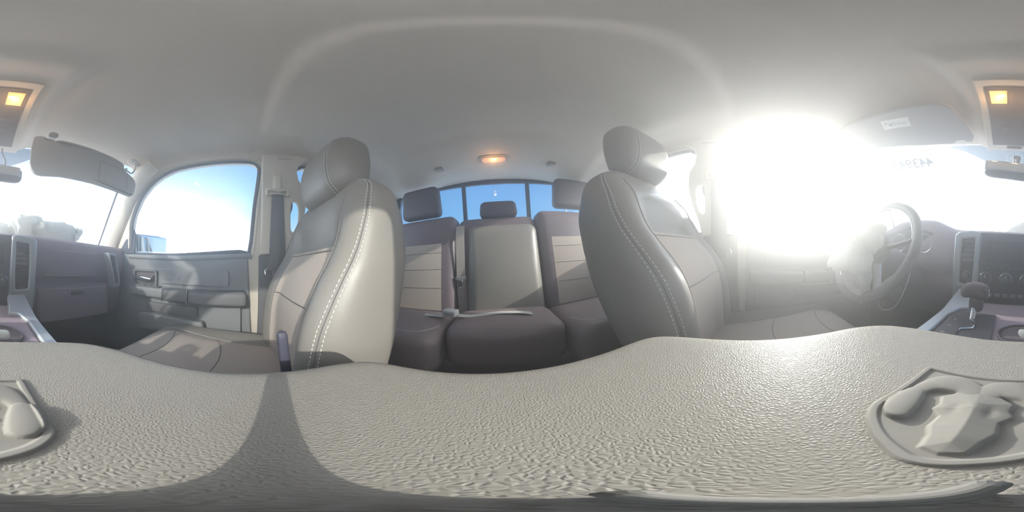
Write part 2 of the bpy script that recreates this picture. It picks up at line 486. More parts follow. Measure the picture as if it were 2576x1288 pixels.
# ---------------- doors
for k, sg in enumerate((1, -1)):
    d = st_empty('door_%d' % (1 + 2 * k))
    X = lambda x: sg * x
    f = lambda a, b, h, sg=sg: (sg * h, a, b)
    prism('door_panel', [(-.045, .20), (-.03, .672), (.32, .664), (.62, .672), (.70, .70), (.715, .03), (-.05, .03)], .768, .79, M_['doorslate'], d, fn=f, bev=.008)
    tube('upper_sill', spline([(X(.772), -.045, .668), (X(.772), .30, .656), (X(.772), .62, .664)], 6), .014, M_['doorslate'], d, n=12)
    prism('inset_panel', rrect(.06, .40, .525, .600, .014), .757, .77, M_['doorslate'], d, fn=f, bev=.006)
    prism('lower_panel', rrect(.005, .60, .255, .505, .03), .742, .77, M_['doorslate'], d, fn=f, bev=.010)
    # map pocket
    prism('map_pocket', [(.20, .285), (.16, .32), (.165, .36), (.24, .366), (.45, .372), (.50, .36), (.50, .285)], .70, .745, M_['doorslate'], d, fn=f, bev=.010)
    box('pocket_mouth', (X(.735), .33, .40), (.02, .27, .05), M_['doordark'], d, bev=.006)
    # armrest
    ar = box('armrest', (X(.720), .105, .478), (.085, .25, .062), M_['doordark'], d, bev=.016, seg=4)
    box('armrest_front', (X(.735), .462, .478), (.055, .215, .052), M_['doorslate'], d, bev=.012, seg=4)
    box('switch_panel', (X(.732), .475, .507), (.04, .17, .006), M_['doordark'], d, bev=.002)
    for q in range(3): box('window_switch', (X(.722), .41 + .035 * q, .512), (.016, .022, .006), M_['black'], d, bev=.002)
    box('grip_band', (X(.722), .292, .478), (.080, .125, .056), M_['doordark'], d, bev=.014, seg=4)
    for yy in (.232, .352): box('chrome_strip', (X(.7215), yy, .478), (.084, .004, .060), M_['chrome'], d, bev=.0015)
    prism('handle_bezel', rrect(.422, .578, .497, .592, .012), .752, .77, M_['doordark'], d, fn=f, holes=(rrect(.434, .566, .515, .582, .010),), bev=.003)
    box('handle_recess', (X(.768), .50, .548), (.004, .13, .066), M_['matte'], d, bev=.001)
    h = tube('door_handle', [(X(.748), .562, .545), (X(.744), .53, .545), (X(.742), .49, .543), (X(.744), .452, .541)], [.006, .010, .012, .009], M_['chrome'], d, n=12)
    box('lock_slider', (X(.756), .455, .548), (.012, .02, .03), M_['black'], d, bev=.003)
    o = prism('mirror_sail', [(.585, .68), (.585, .80), (.60, .83), (.66, .76), (.70, .70), (.70, .68)], .765, .78, M_['rubber'], d, fn=f, bev=.003)
    # rear doors
    d2 = st_empty('door_%d' % (2 + 2 * k))
    prism('door_panel', [(-.90, .03), (-.90, .672), (-.27, .672), (-.27, .03)], .755, .79, M_['doorslate'], d2, fn=f, bev=.010)
    box('armrest', (X(.725), -.52, .47), (.08, .30, .06), M_['doordark'], d2, bev=.016)

for k, sg in enumerate((1, -1)):
    o = box('trim_%d' % (5 + k), (sg * .776, .83, .33), (.02, .24, .66), M_['slate'], None, bev=.006); o['kind'] = 'structure'
# ================================================================== SUN VISORS
vis = thing('sun_visor', 'grey sun visor folded down over passenger side of windshield with number 13 symbol', 'sun visor', (.36, .52, 1.15))
A = Vector((.149, .552, 1.143)); Bv = Vector((.600, .478, 1.086 + .010)); 
def VP(u, v, h=0):
    """u metres along the visor from its inner end, v metres down from the upper edge line"""
    base = Vector((.150, .552, 1.150)); U = Vector((.475, -.075, -.028)).normalized(); V = Vector((.02, -.035, -1)).normalized()
    V = (V - U * V.dot(U)).normalized(); n = U.cross(V).normalized()
    if n.y > 0: n = -n
    return base + U * u + V * v + n * h
vo = [(.0, .02), (.004, .006), (.018, .0), (.040, .0), (.055, .012), (.075, .018), (.088, .006), (.10, .0), (.22, -.002), (.33, .002), (.378, .010), (.392, .022), (.392, .040), (.404, .056), (.43, .064), (.452, .074), (.468, .092), (.470, .12), (.462, .165), (.448, .180), (.42, .183),
      (.25, .186), (.12, .195), (.05, .208), (.025, .205), (.010, .19), (.002, .16), (-.002, .08)]
prism('visor_body', vo, -.009, .009, M_['visor'], vis, fn=lambda a, b, h: VP(a, b, h), bev=.007)
prism('mirror_cover', rrect(.272, .408, .062, .160, .004), .009, .0115, M_['visor'], vis, fn=lambda a, b, h: VP(a, b, h), bev=.001)
tube('cover_outline', [VP(a, b, .0115) for a, b in rrect(.266, .414, .056, .166, .006)], .0008, M_['doordark'], vis, n=6, closed=True)
tube('pivot_rod', spline([VP(.37, .034, 0), VP(.42, .040, .0), VP(.448, .040, 0), VP(.455, .010, .01), VP(.457, -.02, .012)], 5), .0048, M_['stone'], vis, n=10)
softbox('pivot_base', VP(.452, -.030, .005), (.034, .022, .010), .009, M_['stone'], vis, n=6)
tube('base_screw', [VP(.470, -.022, .012), VP(.470, -.021, .018)], .004, M_['matte'], vis)
tube('symbol_ring', [VP(.118 + .016 * math.cos(t / 24 * 2 * PI), .026 + .0105 * math.sin(t / 24 * 2 * PI), .0096) for t in range(24)], .0007, M_['ink'], vis, n=6, closed=True)
place_text('symbol_number', '13', .019, lambda x, y: VP(.118 + x, .026 - y, .0098), M_['ink'], vis, bold=.0003)
for s_ in (-1, 1):
    place_text('symbol_bracket', '(' if s_ < 0 else ')', .022, lambda x, y, s_=s_: VP(.118 + s_ * .019 + x, .026 - y, .0098), M_['ink'], vis)
clip = thing('visor_clip', 'round grey clip on the headliner holding the passenger visor', 'clip', (.217, .545, 1.17))
softbox('clip_base', (.217, .535, 1.168), (.018, .014, .013), .011, M_['visor'], clip, n=6)
softbox('clip_hook', (.214, .548, 1.146), (.014, .006, .006), .004, M_['chrome'], clip, n=5)

visd = thing('sun_visor', 'grey sun visor folded up flat on the driver side with a warning label', 'sun visor', (-.37, .46, 1.18))
def DV(x, y, h=0):
    z = min(1.172, 1.19 - .0) ; z = ceil_z(x, y) - .022 - .03 * sstep(.5, .66, y)
    return Vector((x, y, z - h))
dvo = [(-.175, .41), (-.20, .385), (-.26, .37), (-.37, .345), (-.50, .315), (-.57, .315), (-.60, .345), (-.60, .44), (-.585, .50), (-.48, .545), (-.36, .60), (-.27, .625), (-.235, .627), (-.23, .612), (-.20, .612), (-.195, .625), (-.165, .63), (-.155, .60)]
def dvfn(u, v):
    return None
prism('visor_body', dvo, 0, .018, M_['visor'], visd, fn=lambda a, b, h: Vector((a, b, 1.207 - .11 * (b - .33) + .02 * a - h)), bev=.008)
def dlab(a, b, h): return Vector((a, b, 1.207 - .11 * (b - .33) + .02 * a - .018 - h))
prism('warning_label', [(-.405, .375), (-.315, .405), (-.335, .455), (-.43, .425)], .0, .0012, M_['paper'], visd, fn=dlab)
def labpt(x, y, h=.002):
    o_ = Vector((-.371, .415)); e1 = Vector((.95, .31)).normalized(); e2 = Vector((-.31, .95)).normalized()
    q = o_ + e1 * x - e2 * y
    return dlab(q.x, q.y, h)
place_text('label_text', 'WARNING\nCHILDREN CAN BE KILLED OR\nINJURED BY THE AIR BAG\nTHE BACK SEAT IS SAFEST', .0055, lambda x, y: labpt(x + .012, y), M_['ink'], visd)
for (cx, cy) in ((-.038, .006), (-.026, -.006)):
    bm = bmesh.new(); add_tube(bm, [labpt(cx, cy), labpt(cx + .004, cy + .004), labpt(cx + .009, cy)], .0014, 6)
    from_bm('label_pictogram', bm, M_['ink'], visd)

# ================================================================== OVERHEAD CONSOLE
oc = thing('overhead_console', 'overhead console with two lit amber map lamps in front of windshield', 'overhead console', (0, .5, 1.19))
def OC(x, y, h=0): return Vector((x, y, 1.222 - .07 * sstep(.34, .72, y) - h))
ocr = [(-.118, .325), (.118, .325), (.124, .34), (.138, .68), (.130, .695), (-.130, .695), (-.138, .68), (-.124, .34)]
def slab(name, x0f, x1f, y0, y1, h0, h1, m, par, n=14, bev=.003):
    poly = [(x0f(y0 + (y1 - y0) * i / n), y0 + (y1 - y0) * i / n) for i in range(n + 1)] + [(x1f(y0 + (y1 - y0) * i / n), y0 + (y1 - y0) * i / n) for i in range(n, -1, -1)]
    return prism(name, poly, h0, h1, m, par, fn=OC, bev=bev)
slab('console_housing', lambda y: -.100 - .04 * (y - .33), lambda y: .100 + .04 * (y - .33), .318, .700, -.03, .006, M_['stone'], oc)
slab('dark_panel', lambda y: -.080 - .02 * (y - .33), lambda y: .080 + .02 * (y - .33), .350, .655, .006, .009, M_['black'], oc, bev=.002)
for s_ in (-1, 1):
    l = slab('map_lamp', lambda y, s_=s_: s_ * .050 - .021, lambda y, s_=s_: s_ * .050 + .021, .368, .430, .009, .0115, M_['lens'], oc, n=3, bev=.001)
    for q in range(11):
        x = s_ * .050 - .018 + q * .0036
        tube('lens_rib', [OC(x, .371, .0118), OC(x, .427, .0118)], .0005, M_['lens'], l, n=5)
    softbox('bulb', OC(s_ * .040, .392, .0125), (.006, .005, .002), .0018, M_['bulb'], l, n=4)
    pl = bpy.data.lights.new('map_lamp_light', 'POINT'); pl.energy = .12; pl.color = (1, .55, .2); pl.shadow_soft_size = .01
    po = bpy.data.objects.new('map_lamp_light', pl); COL.objects.link(po); po.location = OC(s_ * .05, .40, .03)
for (x, y) in ((-.03, .50), (.03, .50), (-.03, .555), (.03, .555)):
    box('console_button', OC(x, y, .0105), (.030, .022, .004), M_['black'], oc, bev=.0015, rot=rotm(x=-10))
box('latch_bar', OC(0, .672, .010), (.06, .014, .006), M_['doordark'], oc, bev=.002)

# ================================================================== DOME LIGHT and HOOKS
dl = thing('dome_light', 'oval rear dome lamp glowing amber above the rear window', 'dome light', (-.003, -.81, 1.185))
tilt = rotm(x=-13)
zc = ceil_z(0, -.815)
RX = rotm(x=11)
def domep(a, b, h): return Vector((0, -.815, zc)) + RX @ Vector((a, b, -h))
prism('lamp_bezel', rrect(-.074, .074, -.030, .030, .0298, 10), -.006, .006, M_['stone'], dl, fn=domep, bev=.004)
prism('lamp_lens', rrect(-.060, .060, -.020, .020, .0196, 10), .004, .013, M_['domelens'], dl, fn=domep, bev=.004)
softbox('bulb', (0, -.808, zc - .014), (.009, .004, .004), .003, M_['bulb'], dl, n=4)
pl = bpy.data.lights.new('dome_light_lamp', 'POINT'); pl.energy = .10; pl.color = (1, .5, .2); pl.shadow_soft_size = .01
po = bpy.data.objects.new('dome_light_lamp', pl); COL.objects.link(po); po.location = (0, -.80, zc - .04)
for x, lab in ((.295, 'small grey coat hook on the passenger side of the rear dome lamp'), (-.305, 'small grey coat hook on the driver side of the rear dome lamp')):
    z = ceil_z(x, -.835)
    h = thing('coat_hook', lab, 'coat hook', (x, -.835, z), group='coat hooks above the rear window')
    softbox('hook_base', (x, -.835, z - .002), (.024, .020, .010), .009, M_['visor'], h, n=6)
    tube('hook_loop', spline([(x - .010, -.836, z - .006), (x - .011, -.822, z - .018), (x, -.815, z - .023), (x + .011, -.822, z - .018), (x + .010, -.836, z - .006)], 5), .0038, M_['buckle'], h, n=8)

# ================================================================== REAR VIEW MIRROR
rm = thing('rearview_mirror', 'dark interior rearview mirror hanging at the top of the windshield', 'mirror', (0.01, .53, .94))
softbox('mirror_housing', (.014, .545, .930), (.106, .020, .036), .0195, M_['paint'], rm, n=12, rot=rotm(z=6, x=-8, y=2), deform=lambda P, e: (P.x, P.y * (1 + .0), P.z * (1 - .25 * (P.x / .106) ** 4)))
softbox('mirror_glass', (.012, .5265, .938), (.098, .0035, .022), .003, M_['mirror'], rm, n=10, rot=rotm(z=6, x=-8, y=2))
tube('mount_stalk', spline([(.02, .56, .95), (.02, .60, 1.0), (.015, .655, 1.06)], 5), .008, M_['black'], rm)
softbox('mount_button', (.015, .675, 1.075), (.016, .012, .02), .010, M_['black'], rm, n=5)
tube('mirror_cable', spline([(.055, .56, .965), (.062, .60, 1.02), (.05, .65, 1.10), (.05, .665, 1.14)], 5), .003, M_['black'], rm, n=8)

# decal + inspection sticker on the windshield
dc = thing('windshield_decal', 'white outline of a horned head in a shield on the dark band behind mirror', 'decal', WS(0, .9, .01))
DCX, DCT = .002, .885
def dpt(x, y): return WS(DCX + x, DCT + y / .58, .0055)
def dline(name, pts, r=.0012): tube(name, [dpt(*p[:2]) for p in spline([(a, b, 0) for a, b in pts], 6)], r, M_['decal'], dc, n=6)
dline('shield_outline', [(-.036, .026), (-.038, .0), (-.034, -.03), (-.02, -.05), (0, -.06), (.02, -.05), (.034, -.03), (.038, 0), (.036, .026), (.02, .031), (0, .032), (-.02, .031), (-.036, .026)])
for s_ in (-1, 1):
    dline('horn_outline', [(s_ * .002, .018), (s_ * .014, .024), (s_ * .028, .016), (s_ * .031, -.003), (s_ * .024, -.020), (s_ * .013, -.014), (s_ * .012, -.002), (s_ * .018, .004), (s_ * .022, -.002)], .0016)
    dline('face_outline', [(s_ * .003, .012), (s_ * .009, .004), (s_ * .010, -.012), (s_ * .006, -.03), (s_ * .003, -.042)], .0013)
stk = thing('inspection_sticker', 'pale inspection sticker with reversed digits at the top of driver side windshield', 'sticker', WS(-.45, .9, .01))
def skp(x, y):   # metres on the sticker, seen from outside
    return WS(-.490 - x * .99, .870 + (y + .0 * x) / .50, .006 + .0)
bm = bmesh.new()
vs = [[bm.verts.new(WS(-.35 - .28 * i / 10, .78 + .19 * j / 4, .005)) for j in range(5)] for i in range(11)]
for i in range(10):
    for j in range(4): bm.faces.new((vs[i][j], vs[i + 1][j], vs[i + 1][j + 1], vs[i][j + 1]))
from_bm('sticker_film', bm, M_['sticker'], stk)
place_text('sticker_number', '4439437', .066, lambda x, y: skp(x * .98, y - .008), M_['digits'], stk, bold=.0015)
place_text('sticker_word', 'INSP', .026, lambda x, y: skp(x - .098, y + .034), M_['digits'], stk)

# ================================================================== DASHBOARD
db = thing('dashboard', 'dark slate dashboard with silver framed centre stack below the windshield', 'dashboard', (0, .75, .3))
# profile loft across the width
def dash_prof(x):
    hood = .055 * math.exp(-((x + .43) / .17) ** 4)
    top = .712 + hood + .004
    yf = .640 - .025 * math.exp(-(x / .26) ** 6) + .03 * sstep(.3, .78, abs(x))
    if x > 0: pass
    return [(yf + .10, .30), (yf + .035, .33), (yf + .02, .42), (yf + .012, .50), (yf + .03, .515), (yf + .012, .535), (yf - .004, .60), (yf + .000, .66), (yf + .006, top - .022), (yf + .022, top - .004), (yf + .05, top),
            (yf + .12, top + .004 - hood * .2), (yf + .22, .716 - .0), (.93, .71), (.95, .60)]
nx = 90; rows = []
for i in range(nx + 1):
    x = -.765 + 1.53 * i / nx
    rows.append([(x, a, b) for a, b in dash_prof(x)])
grid('dash_body', lambda u, v: rows[round(u * nx)][round(v * 14)], nx, 14, M_['dash'], db, thick=.004)
prism('glovebox_door', [(.235, .345), (.225, .50), (.60, .50), (.625, .345)], .628, .668, M_['dash'], db, axis='y', bev=.010)
box('glovebox_latch', (.42, .626, .475), (.07, .006, .018), M_['black'], db, bev=.003)
prism('upper_glovebox', [(.245, .545), (.24, .665), (.52, .665), (.53, .545)], .630, .660, M_['dash'], db, axis='y', bev=.012)
# centre stack
cs = prism('centre_stack', [(-.105, .38), (-.100, .705), (.110, .705), (.115, .38)], .600, .64, M_['black'], db, axis='y', bev=.006)
for s_ in (-1, 1):
    xo = [(.105, .700), (.125, .708), (.190, .700), (.204, .690), (.206, .60), (.205, .48), (.200, .385), (.108, .370), (.104, .50)]
    hole = [(.124, .680), (.174, .674), (.178, .60), (.178, .505), (.130, .500), (.126, .56)]
    if s_ < 0:
        xo = [(-a + .006, b) for a, b in xo][::-1]; hole = [(-a + .006, b) for a, b in hole][::-1]
    fr = prism('silver_bezel', xo, .590, .625, M_['silver'], db, axis='y', holes=(hole,), bev=.006)
    cx = sum(a for a, b in hole) / len(hole)
    v = box('air_vent', (cx, .618, .592), (.062, .01, .185), M_['black'], db, bev=.001)
    if s_ > 0:
        for q in range(9): box('vent_slat', (cx, .606, .520 + q * .018), (.048, .012, .002), M_['matte'], v, bev=.0005, rot=rotm(x=18))
    else:
        for q in range(6): box('vent_slat', (cx, .606, .570 + q * .018), (.048, .012, .002), M_['matte'], v, bev=.0005, rot=rotm(x=18))
def knob(x, z, y, r, par):
    k = tube('knob', [(x, y, z), (x, y - .018, z), (x, y - .020, z)], [r * .86, r * .78, r * .6], M_['black'], par, n=28)
    tube('knob_ring', [(x + r * math.cos(t * PI / 20), y - .004, z + r * math.sin(t * PI / 20)) for t in range(40)], .0016, M_['chrome'], k, n=6, closed=True)
    box('knob_pointer', (x, y - .021, z + r * .45), (.002, .002, r * .5), M_['paper'], k, bev=.0004)
for x in (-.072, .003, .078): knob(x, .531, .600, .023, cs)
knob(-.150, .532, .612, .019, db)
prism('radio_screen', rrect(-.072, .080, .592, .672, .006), .594, .602, M_['screen'], cs, axis='y', bev=.002)
for q in range(6): box('radio_button', (-.062 + q * .026, .597, .574), (.020, .006, .010), M_['black'], cs, bev=.002)
for q in range(5): box('climate_button', (-.055 + q * .029, .598, .470), (.022, .006, .014), M_['dash'], cs, bev=.002)
tube('screen_glint_line', [(-.094, .597, .690), (-.098, .597, .60)], .0015, M_['silver'], cs)
# outer vents
for s_ in (-1, 1):
    xo = [(.590, .672), (.645, .668), (.690, .52), (.682, .492), (.645, .485), (.625, .56)]
    hole = [(.600, .662), (.638, .658), (.678, .52), (.672, .503), (.652, .500), (.634, .57)]
    if s_ < 0: xo = [(-a, b) for a, b in xo][::-1]; hole = [(-a, b) for a, b in hole][::-1]
    v = prism('side_vent', xo, .615, .665, M_['silver'], db, axis='y', holes=(hole,), bev=.003)
    for q in range(7): box('vent_slat', (s_ * (.622 + .007 * q), .632, .645 - q * .020), (.034, .010, .002), M_['matte'], v, bev=.0005)
# instrument cluster
prism('instrument_cluster', [(-.60, .60), (-.58, .70), (-.44, .735), (-.30, .70), (-.27, .60)], .640, .66, M_['screen'], db, axis='y', bev=.004)
for x in (-.50, -.36):
    tube('gauge_ring', [(x + .042 * math.cos(t * PI / 16), .636, .655 + .042 * math.sin(t * PI / 16)) for t in range(32)], .0018, M_['chrome'], db, n=6, closed=True)

# deployed airbags
def blob(name, c, half, m, parent, amp, seed, rot=None, sc=9, n=30):
    def df(P, e):
        nv = noise.noise_vector(Vector((P.x * sc + seed, P.y * sc, P.z * sc)))
        n2 = noise.noise_vector(Vector((P.x * sc * 3 + seed, P.y * sc * 3, P.z * sc * 3)))
        rd = abs(noise.noise(Vector((P.x * sc * 2.2 + seed, P.y * sc * 2.2, P.z * sc * 2.2 + 5))))
        return P * (1 - rd * 1.2 * amp / max(half)) + nv * amp + n2 * amp * .35
    return softbox(name, c, half, min(half) * .95, m, parent, n=n, deform=df, rot=rot)
ab = thing('passenger_airbag', 'white deflated airbag crumpled on top of the dashboard on passenger side', 'airbag', (.33, .78, .72))
blob('airbag_cushion', (.205, .79, .785), (.085, .06, .065), M_['white'], ab, .022, 3)
blob('airbag_fold', (.345, .77, .760), (.125, .06, .056), M_['white'], ab, .022, 7)
blob('airbag_fold', (.46, .765, .765), (.06, .055, .055), M_['white'], ab, .025, 12)
blob('airbag_fold', (.08, .83, .755), (.10, .05, .04), M_['white'], ab, .02, 21)

# ================================================================== STEERING WHEEL
swc = Vector((-.44, .40, .625)); wn = Vector((0, -.90, .43)).normalized(); wu = Vector((0, .43, .90)).normalized(); wr_ = Vector((1, 0, 0))
sw = thing('steering_wheel', 'dark leather steering wheel in front of the driver seat', 'steering wheel', swc)
tube('rim', [swc + wr_ * .190 * math.cos(t * PI / 32) + wu * .190 * math.sin(t * PI / 32) for t in range(64)], .0155, M_['slate'], sw, n=14, closed=True)
tube('rim_trim', [swc + wn * .004 + wr_ * .173 * math.cos(t * PI / 32) + wu * .173 * math.sin(t * PI / 32) for t in range(64)], .002, M_['chrome'], sw, n=6, closed=True)
hub = tube('hub', [swc - wn * .05, swc - wn * .02, swc + wn * .0, swc + wn * .008], [.05, .075, .07, .05], M_['slate'], sw, n=28)
for a in (10, 170, 235, 305):
    t = math.radians(a); dv = wr_ * math.cos(t) + wu * math.sin(t)
    tube('spoke', [swc - wn * .02 + dv * .05, swc - wn * .012 + dv * .12, swc + dv * .183], [.020, .014, .013], M_['silver'] if a > 200 else M_['slate'], sw, n=12, flat=.5)
tube('steering_column', [swc - wn * .03, swc - wn * .12, swc - wn * .27], [.045, .055, .075], M_['dash'], db, n=20)
tube('column_stalk', [swc - wn * .07 + wr_ * (-.05), swc - wn * .065 + wr_ * (-.16) + wu * .02], .007, M_['black'], sw)
da = thing('driver_airbag', 'white deflated airbag hanging limp from the steering wheel hub', 'airbag', swc)
blob('airbag_cushion', (-.475, .335, .615), (.105, .035, .085), M_['white'], da, .024, 31, rot=rotm(x=-20))
blob('airbag_fold', (-.44, .325, .520), (.075, .03, .055), M_['white'], da, .022, 44, rot=rotm(x=5, y=20))
blob('airbag_fold', (-.375, .34, .655), (.035, .025, .055), M_['white'], da, .018, 52, rot=rotm(y=25))
kc = tube('keychain_lanyard', spline([(-.33, .44, .55), (-.36, .37, .50), (-.335, .345, .452), (-.305, .335, .440), (-.268, .345, .460), (-.250, .37, .53), (-.262, .41, .60)], 8), .0014, M_['silver'], None, n=6)
setp(kc, 'thin cord looping down below the steering wheel', 'cord')

# ================================================================== CENTRE CONSOLE
cc = thing('center_console', 'grey centre console with padded lid, embossed horned head badge and cup holders', 'console', (0, .1, 0))
prism('console_body', [(-.15, .0), (-.15, .44), (-.12, .485), (.16, .485), (.20, .455), (.40, .435), (.56, .45), (.60, .40), (.62, .0)], -.128, .128, M_['slate'], cc, fn=lambda a, b, h: (h, a, b), bev=.008)
# top plate and silver rails
tp = prism('top_plate', [(-.112, .19), (-.118, .40), (-.110, .50), (.110, .50), (.118, .40), (.112, .19)], .0, .012, M_['dash'], cc, fn=lambda a, b, h: (a, b, .452 + h), bev=.003)
for s_ in (-1, 1):
    pts = [(s_ * .112, .19), (s_ * .119, .38), (s_ * .075, .415), (s_ * .085, .50), (s_ * .145, .55), (s_ * .148, .40), (s_ * .132, .19)]
    pts = [(s_ * .113, .18), (s_ * .118, .36), (s_ * .105, .405), (s_ * .080, .41), (s_ * .090, .52), (s_ * .150, .53), (s_ * .145, .38), (s_ * .133, .18)]
    prism('silver_rail', pts, 0, .020, M_['silver'], cc, fn=lambda a, b, h: (a, b, .450 + .03 * sstep(.36, .55, b) + h), bev=.004)
for cx, cy in ((.045, .295),):
    r = [(cx + .044 * math.cos(t * PI / 16), cy + .044 * math.sin(t * PI / 16)) for t in range(32)]
    tube('cup_holder', [(cx, cy, .4655), (cx, cy, .466)], [.043, .043], M_['matte'], cc, n=32)
    tube('cup_ring', [(a, b, .467) for a, b in r], .003, M_['black'], cc, n=8, closed=True)
prism('shift_plate', [(-.108, .20), (-.110, .38), (-.10, .395), (-.012, .395), (-.008, .20)], 0, .004, M_['black'], cc, fn=lambda a, b, h: (a, b, .464 + h), bev=.001)
bm = bmesh.new()
add_tube(bm, [(-.062, .385, .470), (-.062, .34, .470), (-.048, .33, .470), (-.048, .30, .470), (-.070, .29, .470), (-.070, .25, .470), (-.050, .24, .470)], .0022, 6)
from_bm('shift_gate', bm, M_['chrome'], cc)
for i, (y, t_) in enumerate(((.37, 'P'), (.335, 'R'), (.30, 'N'), (.265, 'D'))):
    place_text('gear_letter', t_, .010, lambda x, yy, y=y: Vector((-.094 + x, y + yy, .4686)), M_['paper'], cc)
sk = tube('shifter_shaft', spline([(-.062, .355, .462), (-.062, .368, .49), (-.064, .375, .515)], 4), .008, M_['chrome'], cc, n=12)
softbox('shifter_knob', (-.062, .378, .528), (.034, .022, .018), .015, M_['matte'], cc, n=10, deform=lambda P, e: (P.x, P.y, P.z + .006 * (1 - (P.x / .034) ** 2)))
softbox('knob_neck', (-.058, .376, .500), (.017, .015, .020), .012, M_['matte'], cc, n=8)
box('knob_button', (-.029, .374, .530), (.004, .012, .018), M_['chrome'], cc, bev=.0015)
tis = blob('tissue_scrap', (.050, .272, .478), (.016, .010, .008), M_['white'], None, .006, 77, n=12)
setp(tis, 'scrap of white tissue lying in the cup holder of the centre console', 'tissue')

# lid
LZ = .515
half = [(0, .184), (.05, .183), (.095, .174), (.128, .155), (.146, .122), (.150, .08), (.150, .02), (.147, -.04), (.138, -.085), (.118, -.108), (.07, -.117), (0, -.121)]
outl = [(a, b) for a, b in half] + [(-a, b) for a, b in half[-2:0:-1]]
O = [Vector((p.x, p.y)) for p in spline([(a * 1.045, .03 + (b - .03) * 1.045, 0) for a, b in outl], 8, True)]
C0 = Vector((0, .03))
prof = [(0.0, 0), (.10, 0), (.2, 0), (.3, 0), (.4, 0), (.5, 0), (.6, 0), (.7, 0), (.78, 0), (.86, -.0001), (.91, -.0003), (.945, -.0009), (.97, -.0024), (.988, -.0055), (1.0, -.011), (1.003, -.018), (1.0, -.030), (.985, -.036), (.95, -.038)]
badge_in = None
def lid_fn(u, v):
    i = int(round(u * len(O))) % len(O); j = int(round(v * (len(prof) - 1)))
    s, dz = prof[j]
    p = C0 + (O[i] - C0) * s
    return (p.x, p.y, LZ + dz)
lid = grid('console_lid', lid_fn, len(O), len(prof) - 1, M_['lid'], cc, closeu=True)
box('lid_hinge', (0, -.125, .48), (.14, .02, .03), M_['slate'], cc, bev=.004)

# embossed badge as one raised relief
sh = [(-.045, .108), (-.052, .105), (-.060, .088), (-.064, .070), (-.058, .050), (-.046, .038), (-.030, .031), (-.012, .028)]
hs_ = [(.0385, .1115), (.0415, .108), (.0425, .095), (.0425, .065), (.0405, .051), (.033, .0415), (.022, .034), (.012, .029), (.004, .0255)]
shield = [(-.020, .1125), (.020, .1125)] + hs_ + [(-a, b) for a, b in hs_[::-1]]
shield = [(a * 1.04 + .002, b) for a, b in shield]
def seg_d(p, a, b):
    ab_ = b - a; t = max(0, min(1, (p - a).dot(ab_) / max(1e-12, ab_.length_squared))); return (p - a - ab_ * t).length, t
SH = [Vector((p.x, p.y)) for p in spline([(a, b, 0) for a, b in shield], 3, True)]
def inside(p, poly):
    c = False; n = len(poly)
    for i in range(n):
        a, b = poly[i], poly[(i + 1) % n]
        if (a.y > p.y) != (b.y > p.y) and p.x < (b.x - a.x) * (p.y - a.y) / (b.y - a.y) + a.x: c = not c
    return c
def sdf(p, poly):
    d_ = min(seg_d(p, poly[i], poly[(i + 1) % len(poly)])[0] for i in range(len(poly)))
    return -d_ if inside(p, poly) else d_
BC = Vector((0, .0))
horn = [(.004, .090, .0095), (.011, .0945, .0105), (.020, .0945, .0108), (.0275, .090, .0085), (.0315, .083, .0065), (.033, .077, .0055)]
lobe = [(.0330, .0740, .0066), (.0325, .067, .0084), (.0312, .060, .0086), (.0292, .0555, .0070)]
hornseg = []
for ch, tag_ in ((horn, 0), (lobe, 1)):
    hsn = spline(ch, 4)
    hornseg += [(Vector((a.x, a.y)), Vector((b.x, b.y)), a.z, b.z, tag_) for a, b in zip(hsn, hsn[1:])]
face = [Vector(p) for p in ((0, .093), (.010, .0885), (.0195, .079), (.0168, .072), (.0185, .0665), (.0128, .061), (.0126, .052), (.0090, .045), (.0068, .036), (0, .0338))]
face = face + [Vector((-a.x, a.y)) for a in face[-2:0:-1]]
FX = .003
def badge_h(p):
    d_ = sdf(p, SH)
    if d_ > 0: return None
    e = -d_
    h = .0032 * sstep(0, .0022, e)
    h -= .0016 * sstep(.0050, .0062, e)
    q = Vector((abs(p.x - FX), p.y))
    hh = 0
    for a, b, ra, rb, tt in hornseg:
        dd, t = seg_d(q, a, b); r = (ra + (rb - ra) * t) * .92
        if dd < r:
            k = math.sqrt(1 - (dd / r) ** 2) ** .9
            val = .0014 * min(1, k * 1.6) + .0034 * k * r / .011
            # growth ridge step near the tip
            if tt: val += .0010
            hh = max(hh, val)
    fd = -sdf(Vector((p.x - FX, p.y)), face)
    if fd > 0:
        val = .0022 * sstep(0, .0012, fd) + .30 * min(fd, .016) * .85
        # brow to muzzle ridge
        val += .0012 * math.exp(-((p.y - .046) / .008) ** 2) - .0008 * math.exp(-((abs(p.x - FX) - .008) / .003) ** 2 - ((p.y - .069) / .004) ** 2)
        hh = max(hh, val)
    return h + hh
NXB, NYB = 190, 170
x0b, x1b, y0b, y1b = -.058, .058, .024, .116
def spt(i, j): return Vector((x0b + (x1b - x0b) * i / NXB, y0b + (y1b - y0b) * j / NYB))
hs = {}
vsb = []; fsb = []
for j in range(NYB + 1):
    for i in range(NXB + 1):
        h = badge_h(spt(i, j))
        if h is not None:
            hs[(i, j)] = len(vsb); p = spt(i, j); vsb.append((p.x, p.y, LZ - .0006 + h))
for j in range(NYB):
    for i in range(NXB):
        k = [(i, j), (i + 1, j), (i + 1, j + 1), (i, j + 1)]
        if all(q in hs for q in k): fsb.append([hs[q] for q in k])
em = raw('ram_badge', vsb, fsb, M_['emblem'], lid)
em.name = 'badge_emblem'; em['label'] = 'matte raised badge with horned ram head relief'

